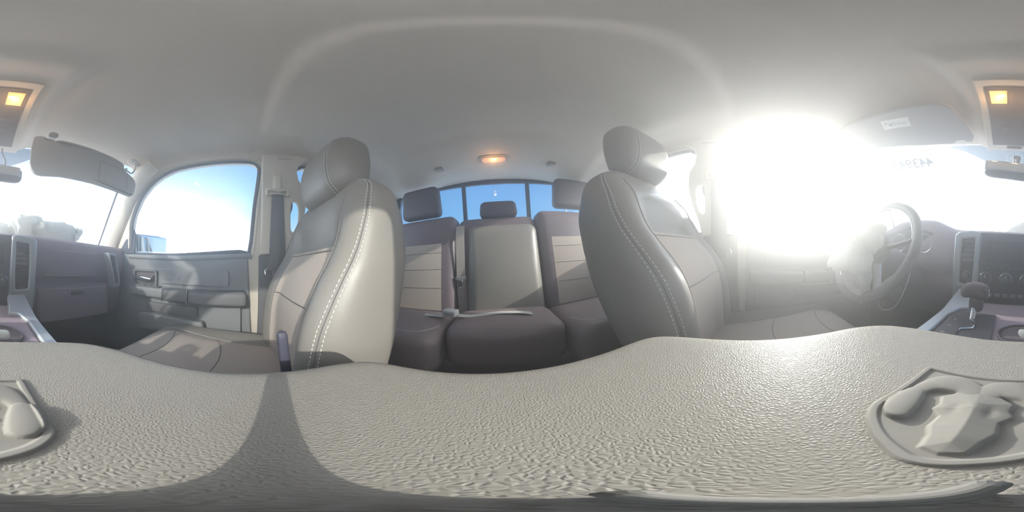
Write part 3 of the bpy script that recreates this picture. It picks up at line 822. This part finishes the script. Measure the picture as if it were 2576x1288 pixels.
# ================================================================== FRONT SEATS
def front_seat(sg, label, frontt, reart, topz, headc, heady, label_h):
    cx = .47 * sg
    st = thing('front_seat', label, 'car seat', (cx, 0, 0), group='front bucket seats')
    zb = .24
    NU = 96; NV = 60
    def sec(a, v):
        """a: angle around, v: 0..1 height"""
        z = zb + (topz - zb) * (v if v < .9 else v)
        # dome near the top
        k = max(0, (z - (topz - .085)) / .085)
        cap = math.sqrt(max(0.0, 1 - k ** 2.6))
        yF = sm_tab(frontt, z); yR = sm_tab(reart, z)
        mid = (yF + yR) / 2; dep = (yF - yR) / 2 * (.35 + .65 * cap) * (1 if cap > 0 else 1)
        w = lerp_tab([(.2, .225), (.45, .248), (.62, .25), (.72, .243), (.80, .228), (.90, .20)], z) * (.45 + .55 * cap)
        if k >= .999: w *= .02; dep *= .02
        ca, sa = math.cos(a), math.sin(a)
        n = 3.2 if sa > 0 else 5.0
        x = w * math.copysign(abs(ca) ** (2 / n), ca); y = dep * math.copysign(abs(sa) ** (2 / n), sa)
        if sa > 0:
            q = abs(x) / w
            rec = (1 - sstep(.45, .86, q)) * min(.06, dep * .75) * sa ** .4
            rec *= 1 - .75 * sstep(.66, .80, z)
            y -= rec
        else:
            y += 0
        return Vector((cx + sg * x * 1.0, mid + y, z))
    vv = [i / NV for i in range(NV + 1)]
    def vmap(v): return 1 - (1 - v) ** 1.25
    def fn(u, v): return sec(u * 2 * PI, vmap(v))
    def mf(u, v):
        z = zb + (topz - zb) * vmap(v); a = u * 360
        x = abs(sec(u * 2 * PI, vmap(v)).x - cx)
        if 0 < a < 180 and x < .145 and z < .66: return 1
        return 0
    b = grid('backrest', fn, NU, NV, [M_['leather'], M_['fabric']], st, closeu=True, matfn=mf)
    # stitching
    def stitches(name, aa, z0, z1, off=.0008, step=.0085, duty=.62, par=b, r=.0008):
        bm = bmesh.new(); z = z0
        while z < z1:
            pts = []
            for q in range(3):
                zz = z + step * duty * q / 2; vq = (zz - zb) / (topz - zb)
                if vq > .995: break
                p = sec(aa(zz), vq); c = Vector((cx, p.y, p.z)); nrm = Vector((p.x - cx, (p.y - (sm_tab(frontt, zz) + sm_tab(reart, zz)) / 2), 0)).normalized()
                pts.append(p + nrm * off)
            if len(pts) == 3: add_tube(bm, pts, r, 5)
            z += step
        return from_bm(name, bm, M_['thread'], par)
    # inner edge faces the console: local x negative => angle > 90
    bz = lambda z: math.radians(149 + 9 * sstep(.45, .80, z))
    for da_ in (-3.2, 3.2):
        stitches('stitching', lambda z, d=da_: bz(z) + math.radians(d), .36, topz - .012)
    for da_ in (-3.0, 3.0):
        stitches('stitching', lambda z, d=da_: math.radians(22) + math.radians(d), .36, topz - .012)
    # seam tube between the stitch rows and piping at the insert edge
    def seam(name, aa, z0, z1, r, m, n=40):
        pts = []
        for i in range(n + 1):
            z = z0 + (z1 - z0) * i / n; pts.append(sec(aa(z), (z - zb) / (topz - zb)))
        return tube(name, pts, r, m, b, n=6)
    seam('seam', bz, .34, topz - .02, .0012, M_['doordark'])
    seam('piping', lambda z: math.radians(118 + 6 * sstep(.45, .7, z)), .30, topz - .06, .0022, M_['leather'])
    seam('piping', lambda z: math.radians(62 - 6 * sstep(.45, .7, z)), .30, topz - .06, .0022, M_['leather'])
    tube('insert_seam', [sec(math.radians(a), (.655 - zb) / (topz - zb)) + Vector((0, .001, 0)) for a in range(64, 120, 4)], .0022, M_['leather'], b, n=6)
    tube('insert_seam', [sec(math.radians(a), (.52 - zb) / (topz - zb)) + Vector((0, .001, 0)) for a in range(64, 120, 4)], .0016, M_['doordark'], b, n=6)
    # headrest
    hc = Vector(headc)
    hh = (.135, .072, .135)
    def hd(P, e):
        t = P.z / hh[2]
        x = P.x * (1 - .13 * max(0, t) ** 2 - .22 * max(0, -t) ** 2.0)
        y = P.y * (1 - .25 * max(0, t) ** 2 - .12 * max(0, -t) ** 2) + .018 * (1 - t * t) * (1 if P.y > 0 else .2) - .012 * t
        return (x, y, P.z)
    hr = softbox('headrest', hc, hh, .062, M_['leather'], st, n=20, deform=hd)
    def hpt(xs, a):
        e_ = Vector((xs, math.sin(a), math.cos(a)))
        P = Vector((xs, hh[1] * math.copysign(abs(math.sin(a)) ** .62, math.sin(a)), hh[2] * math.copysign(abs(math.cos(a)) ** .62, math.cos(a))))
        return Vector(hd(P, None)) + hc
    # seam rows run over the inner shoulder of the headrest (raycast to find the skin)
    from mathutils.bvhtree import BVHTree
    bvh = BVHTree.FromPolygons([v.co.copy() for v in hr.data.vertices], [tuple(p.vertices) for p in hr.data.polygons])
    xin = -sg * .090
    for dx in (-.004, .004, 0):
        pts = []
        for i in range(90):
            a = math.radians(-170 + 340 * i / 89)
            org = hc + Vector((xin + dx + sg * .0, 0, 0)); dr = Vector((0, math.sin(a), math.cos(a)))
            hit = bvh.ray_cast(org, dr)
            if hit[0]: pts.append(hit[0] + dr * .0003)
        if dx == 0:
            tube('seam', pts, .001, M_['doordark'], hr, n=6)
        else:
            bm = bmesh.new(); acc = 0
            for i in range(len(pts) - 1):
                if i % 1 == 0:
                    d_ = pts[i + 1] - pts[i]; add_tube(bm, [pts[i], pts[i] + d_ * .6], .0008, 5)
            from_bm('stitching', bm, M_['thread'], hr)
    for dx in (-.055, .055):
        tube('headrest_post', [hc + Vector((dx, -.01, -.10)), Vector((hc.x + dx, hc.y - .02, topz - .03))], .006, M_['chrome'], st)
    # cushion
    def cd_(P, e):
        x, y, z = P
        up = sstep(-.03, .05, z)
        bol = sstep(.55, .9, abs(x) / .25)
        z += up * (.022 * bol * sstep(.25, -.1, y) + .012 * (1 - (x / .25) ** 2) * (1 - (y / .26) ** 2)) - up * .012 * math.exp(-((abs(x) - .135) / .012) ** 2)
        z += y * .15
        if y > .16: z -= (y - .16) * .35 * up
        return (x, y, z)
    cu = softbox('cushion', (cx, .095, .250), (.25, .262, .075), .055, [M_['leather'], M_['fabric']], st, n=26, deform=cd_,
                 matfn=lambda c: 1 if (abs(c.x) < .145 and c.z > .03) else 0)
    for s2 in (-1, 1):
        cub = BVHTree.FromPolygons([v.co.copy() for v in cu.data.vertices], [tuple(p.vertices) for p in cu.data.polygons])
        pts = []
        for i in range(26):
            y = -.12 + .43 * i / 25
            hit = cub.ray_cast(Vector((cx + s2 * (.142 + .02 * (i / 25) ** 2), y, .6)), Vector((0, 0, -1)))
            if hit[0]: pts.append(hit[0] + Vector((0, 0, .0005)))
        tube('piping', pts, .0022, M_['leather'], cu, n=6)
    for yy in (.06, .22):
        pts = []
        for i in range(17):
            hit = cub.ray_cast(Vector((cx - .14 + .28 * i / 16, yy + .03 * (i / 8 - 1) ** 2, .6)), Vector((0, 0, -1)))
            if hit[0]: pts.append(hit[0])
        tube('insert_seam', pts, .0014, M_['doordark'], cu, n=6)
    box('seat_base', (cx, .08, .10), (.40, .42, .19), M_['matte'], st, bev=.02)
    # plastic side shield and recliner
    prism('side_shield', [(-.22, .16), (-.24, .30), (-.15, .34), (.10, .255), (.26, .25), (.30, .18)], .0, .014, M_['doordark'], st, fn=lambda a, b_, h: (cx - sg * (.248 + h), a, b_), bev=.005)
    # buckle on its stalk beside the console
    if sg > 0:
        bk = softbox('buckle', (.206, -.050, .490), (.0045, .0065, .045), .004, M_['rubber'], st, n=8, rot=rotm(x=-4))
        tube('buckle_stalk', [(.206, -.048, .46), (.210, -.06, .26)], .0045, M_['rubber'], st)
    softbox('lumbar_lever', (cx - sg * .262, -.13, .30), (.006, .012, .03), .005, M_['matte'], st, n=6)
    return st
front_seat(1, 'grey leather passenger seat with fabric insert and white double stitching in sunlight', 
           [(.2, -.055), (.364, -.052), (.454, -.060), (.507, -.068), (.551, -.088), (.60, -.114), (.65, -.150), (.726, -.182), (.775, -.204), (.81, -.225), (.86, -.25)],
           [(.2, -.25), (.364, -.295), (.519, -.352), (.627, -.380), (.72, -.378), (.792, -.36), (.86, -.34)], .862, (.455, -.296, .935), 0, '')
front_seat(-1, 'grey leather driver seat, reclined, with raised headrest in front of the glare',
           [(.2, -.07), (.448, -.076), (.51, -.086), (.566, -.106), (.615, -.147), (.663, -.195), (.781, -.265), (.839, -.32), (.90, -.36)],
           [(.2, -.22), (.376, -.315), (.538, -.435), (.716, -.49), (.80, -.475), (.90, -.44)], .895, (-.478, -.408, 1.02), 0, '')

# ================================================================== FRONT SEAT BELTS
def ribbon(name, pts, wdir, wd, m, parent, th=.0012):
    pts = spline(pts, 5); bm = bmesh.new(); wv = Vector(wdir).normalized() * wd / 2
    rows_ = []
    for i, p in enumerate(pts):
        t = (pts[min(i + 1, len(pts) - 1)] - pts[max(i - 1, 0)]).normalized(); n = t.cross(wv).normalized() * th / 2
        rows_.append([bm.verts.new(p + wv + n), bm.verts.new(p - wv + n), bm.verts.new(p - wv - n), bm.verts.new(p + wv - n)])
    for a, b in zip(rows_, rows_[1:]):
        for j in range(4): bm.faces.new((a[j], a[(j + 1) % 4], b[(j + 1) % 4], b[j]))
    bm.faces.new(rows_[0]); bm.faces.new(rows_[-1][::-1])
    return from_bm(name, bm, m, parent, True, 40)
for sg, lab in ((1, 'dark grey seat belt hanging on passenger side pillar from a beige loop'), (-1, 'dark grey seat belt hanging on driver side pillar from a beige loop')):
    sb = thing('seat_belt', lab, 'seat belt', (sg * .70, -.155, 1.0), group='front seat belts')
    x = .688
    X = lambda v: sg * v
    softbox('height_adjuster', (X(.697), -.155, 1.022), (.010, .022, .052), .009, M_['stone'], sb, n=8)
    softbox('anchor_cover', (X(.688), -.155, 1.005), (.011, .017, .042), .010, M_['stone'], sb, n=8)
    bm = bmesh.new()
    add_tube(bm, spline([(X(.690), -.112, .938), (X(.686), -.108, .955), (X(.684), -.118, .968), (X(.682), -.155, .960), (X(.684), -.192, .968), (X(.686), -.202, .955), (X(.690), -.198, .938)], 6), .0072, 10)
    add_tube(bm, [(X(.689), -.120, .944), (X(.686), -.155, .949), (X(.689), -.190, .944)], .0045, 8)
    from_bm('belt_loop', bm, M_['stone'], sb)
    ribbon('webbing', [(X(.694), -.155, .946), (X(.716), -.150, .80), (X(.722), -.143, .66), (X(.722), -.138, .60)], (0, 1, 0), .046, M_['belt'], sb)
    ribbon('webbing', [(X(.700), -.166, .946), (X(.725), -.175, .80), (X(.738), -.182, .66), (X(.745), -.185, .60)], (0, 1, .1), .040, M_['belt'], sb)
    bk = softbox('latch_tongue', (X(.716), -.142, .606), (.010, .032, .010), .007, M_['matte'], sb, n=6)
    tube('latch_plate', [(X(.716), -.118, .612), (X(.712), -.100, .600), (X(.712), -.102, .580)], .003, M_['chrome'], sb)
    softbox('latch_body', (X(.714), -.150, .585), (.009, .020, .018), .006, M_['matte'], sb, n=6)

# ================================================================== REAR BENCH
rb = thing('rear_bench', 'dark grey leather rear bench seat with three headrests below the rear window', 'bench seat', (0, -.8, 0))
def seatback(name, x0, x1, z0, z1, yb, m, depth=.075, lean=.11, r=.045, bulge=.014, fab=False):
    cx, cz = (x0 + x1) / 2, (z0 + z1) / 2; hx, hz = (x1 - x0) / 2, (z1 - z0) / 2
    def df(P, e):
        y = P.y
        if P.y > 0: y += bulge * (1 - (P.x / hx) ** 2) * (1 - (P.z / hz) ** 2)
        return (P.x, y - P.z * lean / hz * .5, P.z)
    o = softbox(name, (cx, yb, cz), (hx, depth, hz), r, [m, M_['fabric']] if fab else m, rb, n=30, deform=df,
                matfn=(lambda c: 1 if (c.y > 0 and abs(c.x) < hx - .07 and -.24 < c.z < .12) else 0) if fab else None)
    if fab:
        for z in (cz - .12, cz - .02, cz + .07):
            zz = z - cz
            pts = [Vector((cx + (hx - .075) * q / 8, yb + depth + bulge * (1 - ((hx - .075) * q / 8 / hx) ** 2) * (1 - (zz / hz) ** 2) - zz * lean / hz * .5 + .0003, z)) for q in range(-8, 9)]
            tube('panel_seam', pts, .0013, M_['doordark'], o, n=6)
    return o
sbk = []
p1 = seatback('seatback', .235, .665, .30, .874, -.905, M_['backshade'], fab=True)
p2 = seatback('seatback', -.212, .228, .30, .846, -.925, M_['backshade'])
p3 = seatback('seatback', -.665, -.219, .30, .876, -.905, M_['backshade'], fab=True)
pc = seatback('folding_armrest', -.212, .175, .29, .795, -.868, M_['leather'], depth=.06, r=.05, bulge=.02)
pc['label'] = 'lighter grey fold-down centre backrest'
for i, (x0, x1, z0, z1, y) in enumerate(((.335, .590, .885, 1.095, -.935), (-.595, -.340, .900, 1.105, -.935), (-.112, .098, .845, .942, -.945))):
    h = softbox('headrest', ((x0 + x1) / 2, y, (z0 + z1) / 2), ((x1 - x0) / 2, .045, (z1 - z0) / 2), .034 if i < 2 else .028, M_['headshade'], rb, n=14,
            deform=lambda P, e: (P.x * (1 - .05 * e.z), P.y, P.z))
    for dx in (-.05, .05): tube('headrest_post', [((x0 + x1) / 2 + dx, y, z0 - .05), ((x0 + x1) / 2 + dx, y, z0 + .02)], .0055, M_['chrome'] if i < 2 else M_['matte'], rb)
# cushions
def rcush(x0, x1, yf, top, bul):
    cx = (x0 + x1) / 2; hx = (x1 - x0) / 2; yb = -.86; cy = (yf + yb) / 2; hy = (yf - yb) / 2
    def df(P, e):
        z = P.z
        up = sstep(-.02, .06, P.z)
        z += up * (bul * (1 - (P.x / hx) ** 2) * (1 - (P.y / hy) ** 2)) - up * .05 * sstep(hy * .1, -hy, P.y)
        y = P.y + (.012 * (1 - (P.x / hx) ** 2) if P.y > 0 else 0)
        return (P.x, y, z)
    return softbox('cushion', (cx, cy, top - .09), (hx, hy, .09), .045, M_['leatherdark'], rb, n=20, deform=df)
rcush(.212, .70, -.425, .372, .012)
rcush(-.205, .208, -.50, .378, .012)
rcush(-.70, -.209, -.425, .372, .012)
for s_ in (-1, 1):
    for off in (0, .008):
        bm = bmesh.new()
        base_pts = spline([(s_ * .69, -.452 - off, .370), (s_ * .40, -.446 - off, .374), (s_ * .28, -.458 - off, .374), (s_ * .222, -.52 - off, .376)], 12)
        for a, b in zip(base_pts[::1], base_pts[1::1]):
            add_tube(bm, [a + Vector((0, 0, .0)), a + (b - a) * .55], .001, 5)
        from_bm('stitching', bm, M_['thread'], rb)
box('bench_base', (0, -.70, .12), (1.40, .40, .22), M_['matte'], rb, bev=.02)
box('rear_shelf_panel', (0, -1.0, .45), (1.5, .03, .6), M_['slate'], rb, bev=.01)
# centre lap-shoulder belt and buckle on the bench
rbelt = thing('seat_belt', 'beige centre seat belt running down the rear backrest with a latch', 'seat belt', (.205, -.83, .5))
ribbon('webbing', [(.206, -.880, .80), (.205, -.845, .735), (.206, -.830, .62), (.207, -.822, .52)], (1, 0, 0), .046, mat('belt_webbing_beige', (.42, .37, .33), .8, bump='rib', scale=200, dist=.0003), rbelt)
ribbon('webbing', [(.207, -.820, .51), (.205, -.812, .42), (.200, -.800, .33), (.195, -.77, .30)], (1, 0, 0), .046, mat('belt_webbing_brown', (.27, .23, .22), .8, bump='rib', scale=200, dist=.0003), rbelt)
softbox('latch_loop', (.207, -.818, .515), (.030, .006, .010), .005, M_['doorslate'], rbelt, n=6)
softbox('latch_tongue', (.207, -.812, .487), (.012, .004, .022), .003, M_['chrome'], rbelt, n=6)
bk = thing('belt_buckle', 'beige seat belt buckle lying on the rear bench cushion', 'buckle', (.20, -.60, .39))
softbox('buckle_body', (.205, -.600, .404), (.028, .020, .013), .004, M_['buckle'], bk, n=6, rot=rotm(z=-12))
box('buckle_button', (.205, -.5795, .404), (.04, .003, .014), M_['silver'], bk, bev=.001, rot=rotm(z=-12))
ribbon('webbing', [(.175, -.605, .392), (.13, -.62, .385), (.03, -.63, .392), (-.05, -.615, .394), (-.10, -.59, .392)], (0, 1, 0), .030, M_['buckle'], bk)
ribbon('webbing', [(.232, -.600, .390), (.30, -.62, .382), (.42, -.64, .372)], (0, 1, 0), .034, M_['buckle'], bk)

# ================================================================== SIDE MIRRORS
for sg, lab in ((1, 'dark exterior mirror outside the passenger window'), (-1, 'dark exterior mirror outside the driver window')):
    mr = thing('side_mirror', lab, 'side mirror', (sg * .98, .6, .72), group='exterior mirrors')
    softbox('mirror_shell', (sg * .985, .655, .755), (.13, .075, .072), .045, M_['paint'], mr, n=14, rot=rotm(z=-sg * 32))
    softbox('mirror_glass', (sg * .965, .582, .755), (.108, .004, .058), .0035, M_['mirror'], mr, n=12, rot=rotm(z=-sg * 32))
    tube('mirror_arm', [(sg * .80, .66, .715), (sg * .90, .665, .715)], .025, M_['paint'], mr)

# ================================================================== TREES
random.seed(5)
def tree_mesh(seed, ever=False):
    rnd = random.Random(seed); bm = bmesh.new()
    if ever:
        add_tube(bm, [(0, 0, 0), (0, 0, 9)], [.25, .05], 6)
        for k in range(9):
            z = 1.5 + k * .85; r = 2.6 * (1 - k / 9.5)
            for j in range(7):
                a = j * 2 * PI / 7 + k * .5; q = r * rnd.uniform(.7, 1.1)
                add_tube(bm, [(0, 0, z + .5), (q * math.cos(a), q * math.sin(a), z - .4)], [.35, .06], 5)
    else:
        def br(p, d, L, r, dep):
            e = p + d * L; add_tube(bm, [p, e], [r, r * .6], 4)
            if dep == 0: return
            for _ in range(3):
                nd = (d + Vector((rnd.uniform(-.8, .8), rnd.uniform(-.8, .8), rnd.uniform(-.1, .5)))).normalized()
                br(e, nd, L * .68, r * .62, dep - 1)
        br(Vector((0, 0, 0)), Vector((0, 0, 1)), 2.6, .5, 4)
    me = bpy.data.meshes.new('winter_tree'); bm.to_mesh(me); bm.free(); return me
bare = []
for s in range(4):
    me = tree_mesh(s); me.materials.append(M_['bark']); bare.append(me)
eve = tree_mesh(9, True); eve.materials.append(M_['ever'])
rotL = Matrix((Lx, Ly, Lz)).transposed().to_quaternion().to_euler()
for i in range(64):
    az = math.radians(4 + 92 * (i + .3 * random.random()) / 64); R_ = 175 if i % 2 else 235
    o = bpy.data.objects.new('bare_tree', bare[i % 4]); COL.objects.link(o)
    o.location = gp(R_ * math.sin(az), R_ * math.cos(az)); o.rotation_euler = rotL
    sc = random.uniform(.8, 1.25); o.scale = (sc * 1.4, sc * 1.4, sc)
    setp(o, 'hazy bare tree in the distant treeline beyond the snow field', 'tree', group='bare trees on the snowy horizon')
o = bpy.data.objects.new('evergreen_tree', eve); COL.objects.link(o); az = (608 - 2540 + 2576) / 2576 * 2 * PI
o.location = gp(110 * math.sin(az), 110 * math.cos(az)); o.rotation_euler = rotL
setp(o, 'taller evergreen at the rear edge of the passenger window, nearer than the treeline', 'tree')

# added stand, shaped to cast the camera's narrow shadow across the lid
sdir = Vector((SUN.x, SUN.y)).normalized(); pr = Vector((-sdir.y, sdir.x))
lf = Vector((sdir.y, -sdir.x))            # left of the shadow's direction
if lf.dot(Vector((-(-sdir).y, (-sdir).x))) < 0: lf = -lf
base = Vector((CAM.x, CAM.y)) + lf * .0026
def sp(a, b, z): q = base + lf * a + sdir * b; return Vector((q.x, q.y, z))
vs = []
for z, hw, ht in ((LZ - .001, .010, .003), (LZ + .025, .0092, .0018), (LZ + .051, .0080, .0014), (LZ + .054, .0066, .0010)):
    vs += [sp(-hw, -ht, z), sp(hw, -ht, z), sp(hw, ht, z), sp(-hw, ht, z)]
fs = [(0, 1, 2, 3), (12, 13, 14, 15)]
for k in range(3):
    for j in range(4): fs.append((4 * k + j, 4 * k + (j + 1) % 4, 4 * k + 4 + (j + 1) % 4, 4 * k + 4 + j))
o = raw('camera_shadow_stand', vs, fs, mat('stand_plastic', (.15, .145, .135), .85), None, smooth=False)
md = o.modifiers.new('bevel', 'BEVEL'); md.width = .0008; md.segments = 2
setp(o, 'slim upright grey stand added on the padded console lid to cast the camera shadow', 'stand')

# ================================================================== ADDED GLARE HAZE
hm = bpy.data.materials.new('glare_haze'); hm.use_nodes = True; ht = hm.node_tree; ht.nodes.clear()  # added scattering volume imitating lens glare and its lifted darks
hv = ht.nodes.new('ShaderNodeVolumeScatter'); hv.inputs['Density'].default_value = .62; hv.inputs['Anisotropy'].default_value = .62
hv.inputs['Color'].default_value = (1, .985, .97, 1)
ho = ht.nodes.new('ShaderNodeOutputMaterial'); ht.links.new(hv.outputs[0], ho.inputs['Volume'])
o = box('haze', (0, 0, .62), (1.66, 2.16, 1.36), hm, None, bev=0)
setp(o, 'thin pale haze volume added to the cab in place of lens glare, brightest towards the sun', 'haze', kind='stuff')
